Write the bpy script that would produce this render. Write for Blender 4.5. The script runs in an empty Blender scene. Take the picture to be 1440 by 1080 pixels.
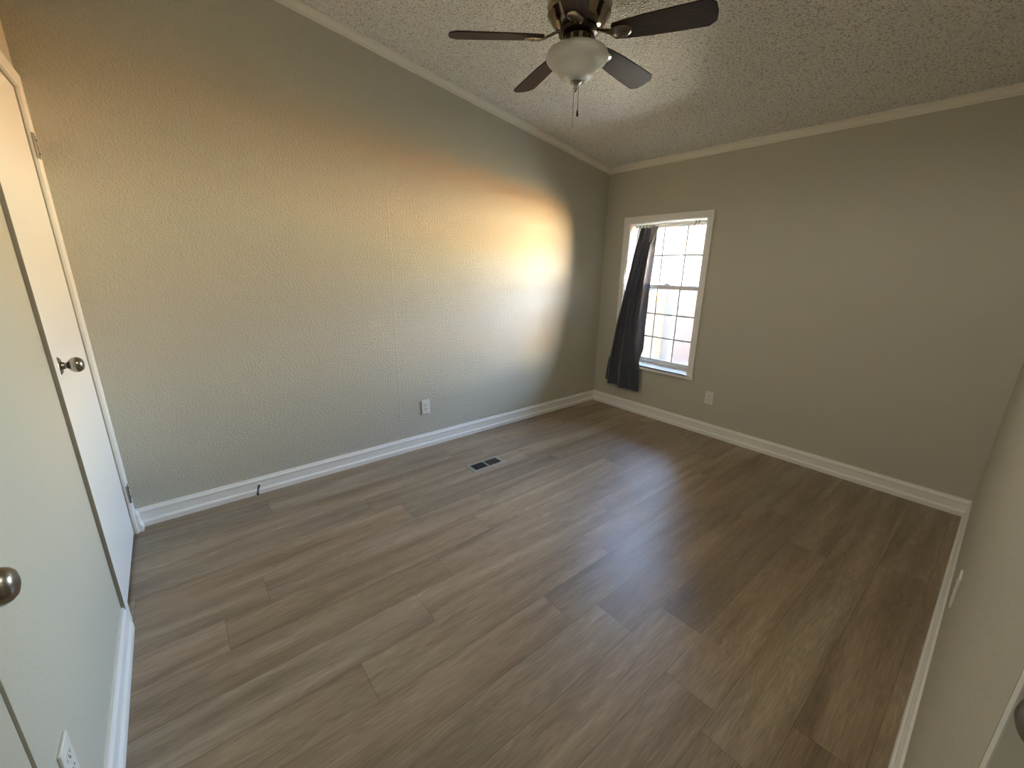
import bpy, bmesh, math, random
from mathutils import Vector, Matrix

random.seed(7)
SC = bpy.context.scene
COL = SC.collection

# ------------------------------------------------------------------ camera
cam_d = bpy.data.cameras.new('camera')
cam = bpy.data.objects.new('camera', cam_d)
COL.objects.link(cam)
R = Vector((0.77312047, -0.63406733, 0.01559987))
U = Vector((0.16107315, 0.22006732, 0.96209449))
F = Vector((0.61346571, 0.74130223, -0.27226978))
cam.matrix_world = Matrix((
    (R.x, U.x, -F.x, -3.5257),
    (R.y, U.y, -F.y, -2.8246),
    (R.z, U.z, -F.z, 1.4103),
    (0, 0, 0, 1)))
cam_d.sensor_fit = 'HORIZONTAL'
cam_d.sensor_width = 36.0
cam_d.lens = 14.513
cam_d.clip_start = 0.01
cam_d.clip_end = 300
SC.camera = cam

# ------------------------------------------------------------------ sky and sun
world = bpy.data.worlds.new('world')
SC.world = world
world.use_nodes = True
wn = world.node_tree.nodes
wl = world.node_tree.links
bg = wn['Background']
sky = wn.new('ShaderNodeTexSky')
sky.sky_type = 'NISHITA'
sky.sun_disc = False
sky.sun_elevation = math.radians(26)
sky.sun_rotation = math.radians(285)
sky.air_density = 1.0
sky.dust_density = 1.5
sky.ozone_density = 1.0
tint = wn.new('ShaderNodeMix')
tint.data_type = 'RGBA'
tint.blend_type = 'MULTIPLY'
tint.inputs[0].default_value = 1.0
tint.inputs[7].default_value = (1.06, 0.99, 1.0, 1)
wl.new(sky.outputs[0], tint.inputs[6])
wl.new(tint.outputs[2], bg.inputs['Color'])
bg.inputs['Strength'].default_value = 1.5

sun_d = bpy.data.lights.new('sun', 'SUN')
sun_d.energy = 52.0
sun_d.angle = math.radians(0.55)
sun_d.color = (1.0, 0.91, 0.75)
sun = bpy.data.objects.new('sun', sun_d)
COL.objects.link(sun)
sun.rotation_euler = Vector((-0.86, 0.12, 0.42)).normalized().to_track_quat('Z', 'Y').to_euler()
sun.location = (-6, -8, 8)

por_d = bpy.data.lights.new('window_portal', 'AREA')
por_d.shape = 'RECTANGLE'
por_d.size = 0.80
por_d.size_y = 1.40
por_d.cycles.is_portal = True
por = bpy.data.objects.new('window_portal', por_d)
COL.objects.link(por)
por.location = (0.215, -0.665, 1.165)
por.rotation_euler = (math.radians(90), 0, math.radians(90))   # -Z looks into the room (-x)

SC.view_settings.view_transform = 'Standard'
SC.view_settings.look = 'None'
SC.view_settings.gamma = 1.0
SC.view_settings.use_curve_mapping = False
SC.view_settings.exposure = 3.95

cy = SC.cycles
cy.max_bounces = 14
cy.diffuse_bounces = 10
cy.glossy_bounces = 5
cy.transmission_bounces = 6
cy.transparent_max_bounces = 12
cy.caustics_reflective = False
cy.caustics_refractive = False
cy.sample_clamp_indirect = 6.0
cy.use_adaptive_sampling = False
cy.use_denoising = True
cy.use_guiding = True
cy.use_surface_guiding = True
cy.guiding_training_samples = 64

# ------------------------------------------------------------------ room figures (metres)
LA, LB = 3.858, 2.896          # length of the back wall, length of the window wall
HB = 0.1085                    # baseboard height
H0 = 2.2907                    # lower edge of the ceiling trim at the window wall
SL = 0.1546                    # the ceiling rises away from the window wall
TH = 0.045                     # ceiling trim height
HC = H0 + TH
XE = -2.992                    # where the front wall ends
YB = -4.10                     # back of the entry recess
WY0, WY1, WZ0, WZ1 = -1.045, -0.285, 0.50, 1.83   # window opening


# ------------------------------------------------------------------ materials
def mat(name, color=(0.8, 0.8, 0.8), rough=0.5, metal=0.0, bump=None, spec=0.5, sheen=0.0):
    m = bpy.data.materials.new(name)
    m.use_nodes = True
    nt = m.node_tree
    b = nt.nodes['Principled BSDF']
    b.inputs['Base Color'].default_value = (*color, 1)
    b.inputs['Roughness'].default_value = rough
    b.inputs['Metallic'].default_value = metal
    b.inputs['Specular IOR Level'].default_value = spec
    b.inputs['Sheen Weight'].default_value = sheen
    if bump:
        scale, dist, detail = bump
        tc = nt.nodes.new('ShaderNodeTexCoord')
        n = nt.nodes.new('ShaderNodeTexNoise')
        n.inputs['Scale'].default_value = scale
        n.inputs['Detail'].default_value = detail
        bp = nt.nodes.new('ShaderNodeBump')
        bp.inputs['Strength'].default_value = 1.0
        bp.inputs['Distance'].default_value = dist
        nt.links.new(tc.outputs['Object'], n.inputs['Vector'])
        nt.links.new(n.outputs['Fac'], bp.inputs['Height'])
        nt.links.new(bp.outputs['Normal'], b.inputs['Normal'])
    return m


def node(nt, t, **kw):
    n = nt.nodes.new(t)
    for k, v in kw.items():
        setattr(n, k, v)
    return n


def ramp(nt, stops):
    r = nt.nodes.new('ShaderNodeValToRGB')
    el = r.color_ramp.elements
    while len(el) > 1:
        el.remove(el[-1])
    el[0].position = stops[0][0]
    el[0].color = stops[0][1]
    for p, c in stops[1:]:
        e = el.new(p)
        e.color = c
    return r


def make_wall_paint(name='greige_wall_paint', k=1.0):
    m = mat(name, (0.535, 0.515, 0.435), 0.62, spec=0.35)
    nt = m.node_tree
    b = nt.nodes['Principled BSDF']
    tc = node(nt, 'ShaderNodeTexCoord')
    v = node(nt, 'ShaderNodeTexNoise')
    v.inputs['Scale'].default_value = 95
    v.inputs['Detail'].default_value = 2.5
    v.inputs['Distortion'].default_value = 0.6
    r = ramp(nt, [(0.42, (0, 0, 0, 1)), (0.62, (1, 1, 1, 1))])
    n2 = node(nt, 'ShaderNodeTexNoise')
    n2.inputs['Scale'].default_value = 2.2
    n2.inputs['Detail'].default_value = 3
    bp = node(nt, 'ShaderNodeBump')
    bp.inputs['Strength'].default_value = 0.8 * k
    bp.inputs['Distance'].default_value = 0.0013 * k
    bp2 = node(nt, 'ShaderNodeBump')
    bp2.inputs['Strength'].default_value = 0.5
    bp2.inputs['Distance'].default_value = 0.008
    nt.links.new(tc.outputs['Object'], v.inputs['Vector'])
    nt.links.new(tc.outputs['Object'], n2.inputs['Vector'])
    nt.links.new(v.outputs['Fac'], r.inputs['Fac'])
    nt.links.new(r.outputs['Color'], bp.inputs['Height'])
    nt.links.new(n2.outputs['Fac'], bp2.inputs['Height'])
    nt.links.new(bp2.outputs['Normal'], bp.inputs['Normal'])
    nt.links.new(bp.outputs['Normal'], b.inputs['Normal'])
    return m


def make_popcorn():
    m = mat('popcorn_ceiling', (0.66, 0.62, 0.54), 0.95, spec=0.1)
    nt = m.node_tree
    b = nt.nodes['Principled BSDF']
    tc = node(nt, 'ShaderNodeTexCoord')
    v = node(nt, 'ShaderNodeTexVoronoi')
    v.inputs['Scale'].default_value = 115
    v.inputs['Randomness'].default_value = 1.0
    n = node(nt, 'ShaderNodeTexNoise')
    n.inputs['Scale'].default_value = 95
    n.inputs['Detail'].default_value = 3
    mul = node(nt, 'ShaderNodeMath', operation='SUBTRACT')
    bp = node(nt, 'ShaderNodeBump')
    bp.inputs['Strength'].default_value = 1.0
    bp.inputs['Distance'].default_value = 0.010
    r = ramp(nt, [(0.36, (0.64, 0.61, 0.55, 1)), (0.48, (0.96, 0.94, 0.88, 1))])
    nt.links.new(tc.outputs['Object'], v.inputs['Vector'])
    nt.links.new(tc.outputs['Object'], n.inputs['Vector'])
    nt.links.new(n.outputs['Fac'], mul.inputs[0])
    nt.links.new(v.outputs['Distance'], mul.inputs[1])
    nt.links.new(mul.outputs[0], bp.inputs['Height'])
    nt.links.new(n.outputs['Fac'], r.inputs['Fac'])
    nt.links.new(r.outputs['Color'], b.inputs['Base Color'])
    nt.links.new(bp.outputs['Normal'], b.inputs['Normal'])
    return m


def make_planks():
    m = mat('vinyl_oak_planks', (0.36, 0.27, 0.19), 0.38, spec=0.75)
    nt = m.node_tree
    L = nt.links.new
    b = nt.nodes['Principled BSDF']
    uv = node(nt, 'ShaderNodeUVMap', uv_map='grain')
    at = node(nt, 'ShaderNodeAttribute', attribute_name='tone')
    # broad soft streaks
    mp1 = node(nt, 'ShaderNodeMapping')
    mp1.inputs['Scale'].default_value = (0.8, 8.5, 1)
    n1 = node(nt, 'ShaderNodeTexNoise')
    n1.inputs['Scale'].default_value = 1.3
    n1.inputs['Detail'].default_value = 2.5
    n1.inputs['Roughness'].default_value = 0.55
    n1.inputs['Distortion'].default_value = 0.35
    # fine grain
    mp2 = node(nt, 'ShaderNodeMapping')
    mp2.inputs['Scale'].default_value = (7.0, 150.0, 1)
    n2 = node(nt, 'ShaderNodeTexNoise')
    n2.inputs['Scale'].default_value = 1.5
    n2.inputs['Detail'].default_value = 4
    n2.inputs['Distortion'].default_value = 0.8
    # cathedral figure
    mp3 = node(nt, 'ShaderNodeMapping')
    mp3.inputs['Scale'].default_value = (2.0, 13.0, 1)
    n3 = node(nt, 'ShaderNodeTexNoise')
    n3.inputs['Scale'].default_value = 0.8
    n3.inputs['Detail'].default_value = 1.5
    sn = node(nt, 'ShaderNodeMath', operation='MULTIPLY')
    sn.inputs[1].default_value = 90.0
    si = node(nt, 'ShaderNodeMath', operation='SINE')
    # knots
    mp4 = node(nt, 'ShaderNodeMapping')
    mp4.inputs['Scale'].default_value = (2.2, 6.0, 1)
    vk = node(nt, 'ShaderNodeTexVoronoi')
    vk.inputs['Scale'].default_value = 1.3
    kr = ramp(nt, [(0.0, (0.45, 0.45, 0.45, 1)), (0.055, (1, 1, 1, 1))])
    for mp in (mp1, mp2, mp3, mp4):
        L(uv.outputs['UV'], mp.inputs['Vector'])
    L(mp1.outputs[0], n1.inputs['Vector'])
    L(mp2.outputs[0], n2.inputs['Vector'])
    L(mp3.outputs[0], n3.inputs['Vector'])
    L(mp4.outputs[0], vk.inputs['Vector'])
    L(vk.outputs['Distance'], kr.inputs['Fac'])
    L(n3.outputs['Fac'], sn.inputs[0])
    L(sn.outputs[0], si.inputs[0])
    r1 = ramp(nt, [(0.30, (0.22, 0.158, 0.100, 1)), (0.46, (0.305, 0.225, 0.150, 1)), (0.62, (0.375, 0.285, 0.198, 1)), (0.8, (0.43, 0.335, 0.245, 1))])
    L(n1.outputs['Fac'], r1.inputs['Fac'])
    r2 = ramp(nt, [(0.35, (0.80, 0.80, 0.79, 1)), (0.65, (1.12, 1.12, 1.12, 1))])
    L(n2.outputs['Fac'], r2.inputs['Fac'])
    ms = node(nt, 'ShaderNodeMapRange')
    ms.inputs['From Min'].default_value = -1
    ms.inputs['From Max'].default_value = 1
    ms.inputs['To Min'].default_value = 0.92
    ms.inputs['To Max'].default_value = 1.03
    L(si.outputs[0], ms.inputs['Value'])
    prev = r1.outputs['Color']
    for o in (r2.outputs['Color'], ms.outputs[0], kr.outputs['Color'], at.outputs['Color']):
        mx = node(nt, 'ShaderNodeMix', data_type='RGBA', blend_type='MULTIPLY')
        mx.inputs[0].default_value = 1.0
        L(prev, mx.inputs[6])
        L(o, mx.inputs[7])
        prev = mx.outputs[2]
    # seams: distance to the plank's own edges
    ua = node(nt, 'ShaderNodeUVMap', uv_map='near_edge')
    ub = node(nt, 'ShaderNodeUVMap', uv_map='far_edge')
    vm = node(nt, 'ShaderNodeVectorMath', operation='MINIMUM')
    L(ua.outputs['UV'], vm.inputs[0])
    L(ub.outputs['UV'], vm.inputs[1])
    sx = node(nt, 'ShaderNodeSeparateXYZ')
    L(vm.outputs[0], sx.inputs[0])
    mn = node(nt, 'ShaderNodeMath', operation='MINIMUM')
    L(sx.outputs[0], mn.inputs[0])
    L(sx.outputs[1], mn.inputs[1])
    sr = node(nt, 'ShaderNodeMapRange')
    sr.inputs['From Min'].default_value = 0.0006
    sr.inputs['From Max'].default_value = 0.0024
    sr.inputs['To Min'].default_value = 0.70
    sr.inputs['To Max'].default_value = 1.0
    L(mn.outputs[0], sr.inputs['Value'])
    mx = node(nt, 'ShaderNodeMix', data_type='RGBA', blend_type='MULTIPLY')
    mx.inputs[0].default_value = 1.0
    L(prev, mx.inputs[6])
    L(sr.outputs[0], mx.inputs[7])
    L(mx.outputs[2], b.inputs['Base Color'])
    bp = node(nt, 'ShaderNodeBump')
    bp.inputs['Strength'].default_value = 0.5
    bp.inputs['Distance'].default_value = 0.0009
    L(n2.outputs['Fac'], bp.inputs['Height'])
    bp2 = node(nt, 'ShaderNodeBump')
    bp2.inputs['Strength'].default_value = 0.6
    bp2.inputs['Distance'].default_value = 0.001
    L(sr.outputs[0], bp2.inputs['Height'])
    L(bp.outputs['Normal'], bp2.inputs['Normal'])
    L(bp2.outputs['Normal'], b.inputs['Normal'])
    rr = node(nt, 'ShaderNodeMapRange')
    rr.inputs['To Min'].default_value = 0.33
    rr.inputs['To Max'].default_value = 0.46
    L(n2.outputs['Fac'], rr.inputs['Value'])
    L(rr.outputs[0], b.inputs['Roughness'])
    return m


def make_blade_wood():
    m = mat('dark_walnut_blade', (0.045, 0.026, 0.02), 0.45, spec=0.12)
    nt = m.node_tree
    b = nt.nodes['Principled BSDF']
    tc = node(nt, 'ShaderNodeTexCoord')
    mp = node(nt, 'ShaderNodeMapping')
    mp.inputs['Scale'].default_value = (4, 60, 4)
    n = node(nt, 'ShaderNodeTexNoise')
    n.inputs['Scale'].default_value = 2
    n.inputs['Detail'].default_value = 4
    r = ramp(nt, [(0.3, (0.022, 0.013, 0.012, 1)), (0.7, (0.052, 0.030, 0.024, 1))])
    nt.links.new(tc.outputs['Object'], mp.inputs['Vector'])
    nt.links.new(mp.outputs[0], n.inputs['Vector'])
    nt.links.new(n.outputs['Fac'], r.inputs['Fac'])
    nt.links.new(r.outputs['Color'], b.inputs['Base Color'])
    return m


def make_pane():
    m = bpy.data.materials.new('window_glass')
    m.use_nodes = True
    nt = m.node_tree
    nt.nodes.clear()
    out = node(nt, 'ShaderNodeOutputMaterial')
    tr = node(nt, 'ShaderNodeBsdfTransparent')
    tr.inputs['Color'].default_value = (0.97, 0.985, 0.98, 1)
    gl = node(nt, 'ShaderNodeBsdfGlossy')
    gl.inputs['Roughness'].default_value = 0.02
    fr = node(nt, 'ShaderNodeFresnel')
    fr.inputs['IOR'].default_value = 1.45
    mx = node(nt, 'ShaderNodeMixShader')
    nt.links.new(fr.outputs[0], mx.inputs[0])
    nt.links.new(tr.outputs[0], mx.inputs[1])
    nt.links.new(gl.outputs[0], mx.inputs[2])
    nt.links.new(mx.outputs[0], out.inputs['Surface'])
    return m


def make_curtain_cloth():
    m = mat('charcoal_satin_curtain', (0.042, 0.043, 0.062), 0.36, spec=0.6, sheen=0.4)
    nt = m.node_tree
    b = nt.nodes['Principled BSDF']
    tc = node(nt, 'ShaderNodeTexCoord')
    n = node(nt, 'ShaderNodeTexNoise')
    n.inputs['Scale'].default_value = 26
    n.inputs['Detail'].default_value = 3
    n.inputs['Distortion'].default_value = 1.0
    bp = node(nt, 'ShaderNodeBump')
    bp.inputs['Strength'].default_value = 0.5
    bp.inputs['Distance'].default_value = 0.010
    nt.links.new(tc.outputs['Object'], n.inputs['Vector'])
    nt.links.new(n.outputs['Fac'], bp.inputs['Height'])
    nt.links.new(bp.outputs['Normal'], b.inputs['Normal'])
    # thin weave lets a little daylight through
    tl = node(nt, 'ShaderNodeBsdfTranslucent')
    tl.inputs['Color'].default_value = (0.10, 0.10, 0.12, 1)
    mx = node(nt, 'ShaderNodeMixShader')
    mx.inputs[0].default_value = 0.08
    out = nt.nodes['Material Output']
    nt.links.new(b.outputs[0], mx.inputs[1])
    nt.links.new(tl.outputs[0], mx.inputs[2])
    nt.links.new(mx.outputs[0], out.inputs['Surface'])
    return m


M_WALL = make_wall_paint()
M_WALL_SMOOTH = make_wall_paint('smooth_greige_wall_paint', 0.5)
M_CEIL = make_popcorn()
M_FLOOR = make_planks()
M_TRIM = mat('white_semigloss_trim', (0.86, 0.85, 0.82), 0.38, bump=(60, 0.0004, 2))
M_CTRIM = mat('cream_ceiling_trim', (0.82, 0.78, 0.68), 0.5, bump=(60, 0.0004, 2))
M_DOOR = mat('white_painted_door', (0.86, 0.85, 0.82), 0.42, bump=(22, 0.0010, 3))
M_TAND = mat('beige_painted_door', (0.53, 0.51, 0.43), 0.5, bump=(22, 0.0008, 3))
M_SHADED_EDGE = mat('shaded_casing_edge', (0.30, 0.27, 0.22), 0.6, bump=(60, 0.0004, 2))  # colour carries the shade of the closet casing's side
M_NICKEL = mat('aged_satin_nickel', (0.36, 0.33, 0.28), 0.27, 1.0)
M_BRONZE = mat('polished_bronze_nickel', (0.30, 0.245, 0.185), 0.16, 1.0)
M_DARK = mat('dark_bronze', (0.05, 0.042, 0.035), 0.3, 0.9)
M_BLADE = make_blade_wood()
M_BOWL = mat('frosted_white_glass', (0.60, 0.595, 0.55), 0.35, spec=0.4)
M_BOWL.node_tree.nodes['Principled BSDF'].inputs['Subsurface Weight'].default_value = 0.0
M_PLATE = mat('white_outlet_plastic', (0.76, 0.75, 0.71), 0.32)
M_SLOT = mat('black_slot', (0.015, 0.015, 0.015), 0.6)
M_VINYL = mat('white_window_vinyl', (0.78, 0.78, 0.77), 0.35)
M_GRID = mat('grey_window_grid', (0.45, 0.46, 0.48), 0.4)
M_PANE = make_pane()
def make_screen():
    m = bpy.data.materials.new('insect_screen_mesh')
    m.use_nodes = True
    nt = m.node_tree
    nt.nodes.clear()
    out = node(nt, 'ShaderNodeOutputMaterial')
    tr = node(nt, 'ShaderNodeBsdfTransparent')
    df = node(nt, 'ShaderNodeBsdfDiffuse')
    df.inputs['Color'].default_value = (0.06, 0.06, 0.065, 1)
    mx = node(nt, 'ShaderNodeMixShader')
    mx.inputs[0].default_value = 0.40
    nt.links.new(tr.outputs[0], mx.inputs[1])
    nt.links.new(df.outputs[0], mx.inputs[2])
    nt.links.new(mx.outputs[0], out.inputs['Surface'])
    return m


M_SCREEN = make_screen()
M_CURT = make_curtain_cloth()
M_VENT = mat('brushed_nickel_register', (0.42, 0.40, 0.37), 0.38, 0.85)
M_DUCT = mat('dark_duct_tin', (0.07, 0.06, 0.05), 0.6, 0.2)
M_SPRING = mat('dark_door_stop_metal', (0.06, 0.055, 0.05), 0.35, 0.8)
M_RUBBER = mat('white_rubber_tip', (0.8, 0.8, 0.78), 0.5)
M_CRUMB = mat('pale_crumb', (0.62, 0.56, 0.46), 0.8, bump=(300, 0.001, 2))
M_EXT = mat('exterior_sheathing', (0.5, 0.48, 0.45), 0.8, bump=(20, 0.001, 2))


# ------------------------------------------------------------------ helpers
def obj(name, bm, m, parent=None, smooth=False, angle=35):
    me = bpy.data.meshes.new(name)
    bmesh.ops.recalc_face_normals(bm, faces=bm.faces)
    bm.to_mesh(me)
    bm.free()
    if smooth:
        for p in me.polygons:
            p.use_smooth = True
        me.set_sharp_from_angle(angle=math.radians(angle))
    if m:
        me.materials.append(m)
    o = bpy.data.objects.new(name, me)
    COL.objects.link(o)
    if parent:
        o.parent = parent
    return o


def empty(name, loc=(0, 0, 0), rot=(0, 0, 0)):
    o = bpy.data.objects.new(name, None)
    o.empty_display_size = 0.05
    o.location = loc
    o.rotation_euler = rot
    COL.objects.link(o)
    return o


def tag(o, label=None, cat=None, group=None, kind=None):
    if label:
        o['label'] = label
    if cat:
        o['category'] = cat
    if group:
        o['group'] = group
    if kind:
        o['kind'] = kind
    return o


def box(bm, x0, x1, y0, y1, z0, z1, bev=0.0, seg=2):
    xs, ys, zs = sorted((x0, x1)), sorted((y0, y1)), sorted((z0, z1))
    v = [bm.verts.new((x, y, z)) for x in xs for y in ys for z in zs]
    idx = [(0, 1, 3, 2), (4, 6, 7, 5), (0, 4, 5, 1), (2, 3, 7, 6), (0, 2, 6, 4), (1, 5, 7, 3)]
    fs = [bm.faces.new([v[i] for i in f]) for f in idx]
    if bev > 0:
        es = list({e for f in fs for e in f.edges})
        bmesh.ops.bevel(bm, geom=es, offset=bev, segments=seg, affect='EDGES', profile=0.6)
    return fs


def lathe(bm, prof, n=40, mtx=None, closed_ends=True):
    """prof: list of (radius, height) round the local z axis"""
    rings = []
    for r, h in prof:
        if r < 1e-6:
            rings.append([bm.verts.new((0, 0, h))])
        else:
            rings.append([bm.verts.new((r * math.cos(2 * math.pi * i / n), r * math.sin(2 * math.pi * i / n), h)) for i in range(n)])
    for a, b in zip(rings, rings[1:]):
        if len(a) == 1 and len(b) == 1:
            continue
        for i in range(n):
            j = (i + 1) % n
            if len(a) == 1:
                bm.faces.new((a[0], b[i], b[j]))
            elif len(b) == 1:
                bm.faces.new((a[i], a[j], b[0]))
            else:
                bm.faces.new((a[i], a[j], b[j], b[i]))
    if closed_ends:
        for r in (rings[0], rings[-1]):
            if len(r) > 1:
                bm.faces.new(r)
    if mtx is not None:
        vs = [v for ring in rings for v in ring]
        bmesh.ops.transform(bm, matrix=mtx, verts=vs)


def tube(bm, pts, r, n=8):
    pts = [Vector(p) for p in pts]
    rings = []
    up = Vector((0.13, 0.2, 1)).normalized()
    for i, p in enumerate(pts):
        d = (pts[min(i + 1, len(pts) - 1)] - pts[max(i - 1, 0)]).normalized()
        a = d.cross(up)
        if a.length < 1e-3:
            a = d.cross(Vector((1, 0, 0)))
        a.normalize()
        b = d.cross(a).normalized()
        rr = r[i] if isinstance(r, (list, tuple)) else r
        rings.append([bm.verts.new(p + rr * (math.cos(2 * math.pi * k / n) * a + math.sin(2 * math.pi * k / n) * b)) for k in range(n)])
    for a, b in zip(rings, rings[1:]):
        for k in range(n):
            j = (k + 1) % n
            bm.faces.new((a[k], a[j], b[j], b[k]))
    bm.faces.new(rings[0])
    bm.faces.new(rings[-1])


def prism(bm, prof, ends):
    """prof: [(depth, height)]; ends: two functions (d, h) -> (x, y, z)"""
    a = [bm.verts.new(ends[0](d, h)) for d, h in prof]
    b = [bm.verts.new(ends[1](d, h)) for d, h in prof]
    n = len(prof)
    for i in range(n):
        j = (i + 1) % n
        bm.faces.new((a[i], a[j], b[j], b[i]))
    bm.faces.new(a)
    bm.faces.new(list(reversed(b)))


def structure(o, label=None):
    o['kind'] = 'structure'
    if label:
        o['label'] = label
    return o


# ------------------------------------------------------------------ floor
def build_floor():
    W = 0.18
    y_ref = -2.835
    joints = {}       # row index -> known end joints
    def row_of(y):
        return math.floor((y - y_ref) / W + 1e-6)
    for y, xs in ((-0.76, [-2.62]), (-0.94, [-3.388]), (-1.12, [-2.333]), (-1.30, [-2.687]), (-1.48, [-2.882, -1.66]),
                  (-1.66, [-1.97]), (-1.84, [-2.439]), (-2.02, [-2.29]), (-2.20, [-2.08]), (-2.38, [-1.12]),
                  (-2.56, [-2.435]), (-2.74, [-2.185, -0.96])):
        joints[row_of(y)] = xs
    x0, x1 = -LA - 0.75, 0.0
    bm = bmesh.new()
    ug = bm.loops.layers.uv.new('grain')
    ua = bm.loops.layers.uv.new('near_edge')
    ub = bm.loops.layers.uv.new('far_edge')
    tone = bm.loops.layers.color.new('tone')
    rnd = random.Random(11)
    k0, k1 = row_of(YB) - 1, row_of(0.0)
    for k in range(k0, k1 + 1):
        ya, yb = y_ref + k * W, y_ref + (k + 1) * W
        base = joints.get(k, [x0 + rnd.random() * 1.2])
        j = min(base)
        while j > x0:
            j -= 1.22
        xs = [j]
        while xs[-1] < x1:
            nxt = xs[-1] + 1.22
            for b in base:
                if abs(nxt - b) < 0.3:
                    nxt = b
            xs.append(nxt)
        for xa, xb in zip(xs, xs[1:]):
            ca, cb = max(xa, x0), min(xb, x1)
            cya, cyb = max(ya, YB), min(yb, 0.0)
            if cb - ca < 1e-4 or cyb - cya < 1e-4:
                continue
            off = (rnd.random() * 40, rnd.random() * 40)
            t = 0.88 + rnd.random() * 0.14
            w = rnd.uniform(-0.02, 0.02)
            vs = [bm.verts.new((x, y, 0)) for x, y in ((ca, cya), (cb, cya), (cb, cyb), (ca, cyb))]
            f = bm.faces.new(vs)
            for lp in f.loops:
                x, y = lp.vert.co.x, lp.vert.co.y
                lp[ug].uv = (x - xa + off[0], y - ya + off[1])
                lp[ua].uv = (x - xa, y - ya)
                lp[ub].uv = (xb - x, yb - y)
                lp[tone] = (min(1, (t + w)), min(1, t), min(1, (t - w)), 1)
    me = bpy.data.meshes.new('floor')
    bm.to_mesh(me)
    bm.free()
    me.materials.append(M_FLOOR)
    o = bpy.data.objects.new('floor', me)
    COL.objects.link(o)
    structure(o, 'light brown wood-look plank floor')
    bm = bmesh.new()
    box(bm, x0, 0.2, YB - 0.1, 0.1, -0.12, -0.004)
    structure(obj('floor_slab', bm, M_EXT))


build_floor()


# ------------------------------------------------------------------ walls
def wall(name, boxes, label, m=None):
    bm = bmesh.new()
    for b in boxes:
        box(bm, *b)
    return structure(obj(name, bm, m or M_WALL_SMOOTH), label)


TOP = 3.15
# back wall, two panels that meet in a taped seam at x = -2.29
bm = bmesh.new()
box(bm, -LA - 0.80, 0.2, 0, 0.11, -0.1, TOP)
# soft raised joint compound of the panel seam
for xs, w, d in ((-2.29, 0.012, 0.0005),):
    n = 60
    rr = random.Random(3)
    prev = None
    for i in range(n + 1):
        z = 0.11 + (2.60 - 0.11) * i / n
        off = rr.uniform(-0.0015, 0.0015)
        ring = [bm.verts.new((xs + off - w, -0.0001, z)), bm.verts.new((xs + off - w * 0.3, -d, z)),
                bm.verts.new((xs + off + w * 0.3, -d, z)), bm.verts.new((xs + off + w, -0.0001, z))]
        if prev:
            for a in range(3):
                bm.faces.new((prev[a], prev[a + 1], ring[a + 1], ring[a]))
        prev = ring
structure(obj('wall_back', bm, M_WALL), 'long beige textured wall lit by the window')

wall('wall_right', [
    (0, 0.2, -LB - 0.12, WY0, -0.1, TOP), (0, 0.2, WY1, 0.0, -0.1, TOP),
    (0, 0.2, WY0, WY1, -0.1, WZ0 - 0.012), (0, 0.2, WY0, WY1, WZ1, TOP)], 'beige wall with the window')
wall('wall_front', [(XE, 0.0, -LB - 0.11, -LB, -0.1, TOP)], 'beige wall at the right edge of the view')

DY0, DY1, DZ = -0.798, -0.083, 2.075      # closet door opening
EY0, EY1 = -2.62, -1.835                  # near door opening
wall('wall_left', [
    (-LA - 0.10, -LA, DY1, 0.0, -0.1, TOP),
    (-LA - 0.10, -LA, DY0, DY1, DZ, TOP),
    (-LA - 0.10, -LA, EY1, DY0, -0.1, TOP),
    (-LA - 0.10, -LA, EY0, EY1, 2.06, TOP),
    (-LA - 0.10, -LA, YB, EY0, -0.1, TOP)], 'beige wall on the left with two doors')
wall('wall_closet_back', [(-LA - 0.75, -LA - 0.70, YB, 0.0, -0.1, TOP)], 'closet interior wall')
wall('wall_entry_right', [(XE + 0.0005, XE + 0.11, YB, -LB - 0.111, -0.1, TOP)], 'entry recess wall behind the open white door')
wall('wall_entry_back', [(-LA - 0.80, XE + 0.11, YB - 0.10, YB, -0.1, TOP)], 'entry recess back wall')


# ceiling slab, sloped along x
def ceil_z(x):
    return HC - SL * x


bm = bmesh.new()
X0, X1, Y0, Y1 = -LA - 0.8, 0.24, YB - 0.1, 0.14
vs = [bm.verts.new((x, y, ceil_z(x) + t)) for t in (0, 0.12) for x, y in ((X0, Y0), (X1, Y0), (X1, Y1), (X0, Y1))]
bm.faces.new(vs[0:4])
bm.faces.new(vs[4:8])
for i in range(4):
    j = (i + 1) % 4
    bm.faces.new((vs[i], vs[j], vs[4 + j], vs[4 + i]))
structure(obj('ceiling', bm, M_CEIL), 'sloped popcorn textured ceiling')

# ceiling trim: small cove with two beads
CT = [(0, 0), (0.008, 0), (0.011, 0.006), (0.009, 0.012), (0.013, 0.020), (0.020, 0.029), (0.029, 0.035), (0.034, 0.038), (0.034, 0.05), (0, 0.05)]


def ctrim(name, ends):
    bm = bmesh.new()
    prism(bm, CT, ends)
    return structure(obj(name, bm, M_CTRIM), 'cream ceiling trim')


def cz(x, h):
    return H0 - SL * x + h


ctrim('trim_1', (lambda d, h: (-LA + d, -d, cz(-LA + d, h)), lambda d, h: (-d, -d, cz(-d, h))))
ctrim('trim_2', (lambda d, h: (-d, -d, cz(-d, h)), lambda d, h: (-d, -LB + d, cz(-d, h))))
ctrim('trim_3', (lambda d, h: (-d, -LB + d, cz(-d, h)), lambda d, h: (XE, -LB + d, cz(XE, h))))
ctrim('trim_4', (lambda d, h: (-LA + d, -d, cz(-LA + d, h)), lambda d, h: (-LA + d, YB, cz(-LA + d, h))))

# baseboards: stepped colonial profile
BP = [(0, 0), (0.022, 0), (0.022, 0.026), (0.019, 0.033), (0.0145, 0.037), (0.0135, 0.042), (0.0125, 0.078), (0.0150, 0.084),
      (0.0145, 0.091), (0.0100, 0.099), (0.0075, HB), (0, HB)]


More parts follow.
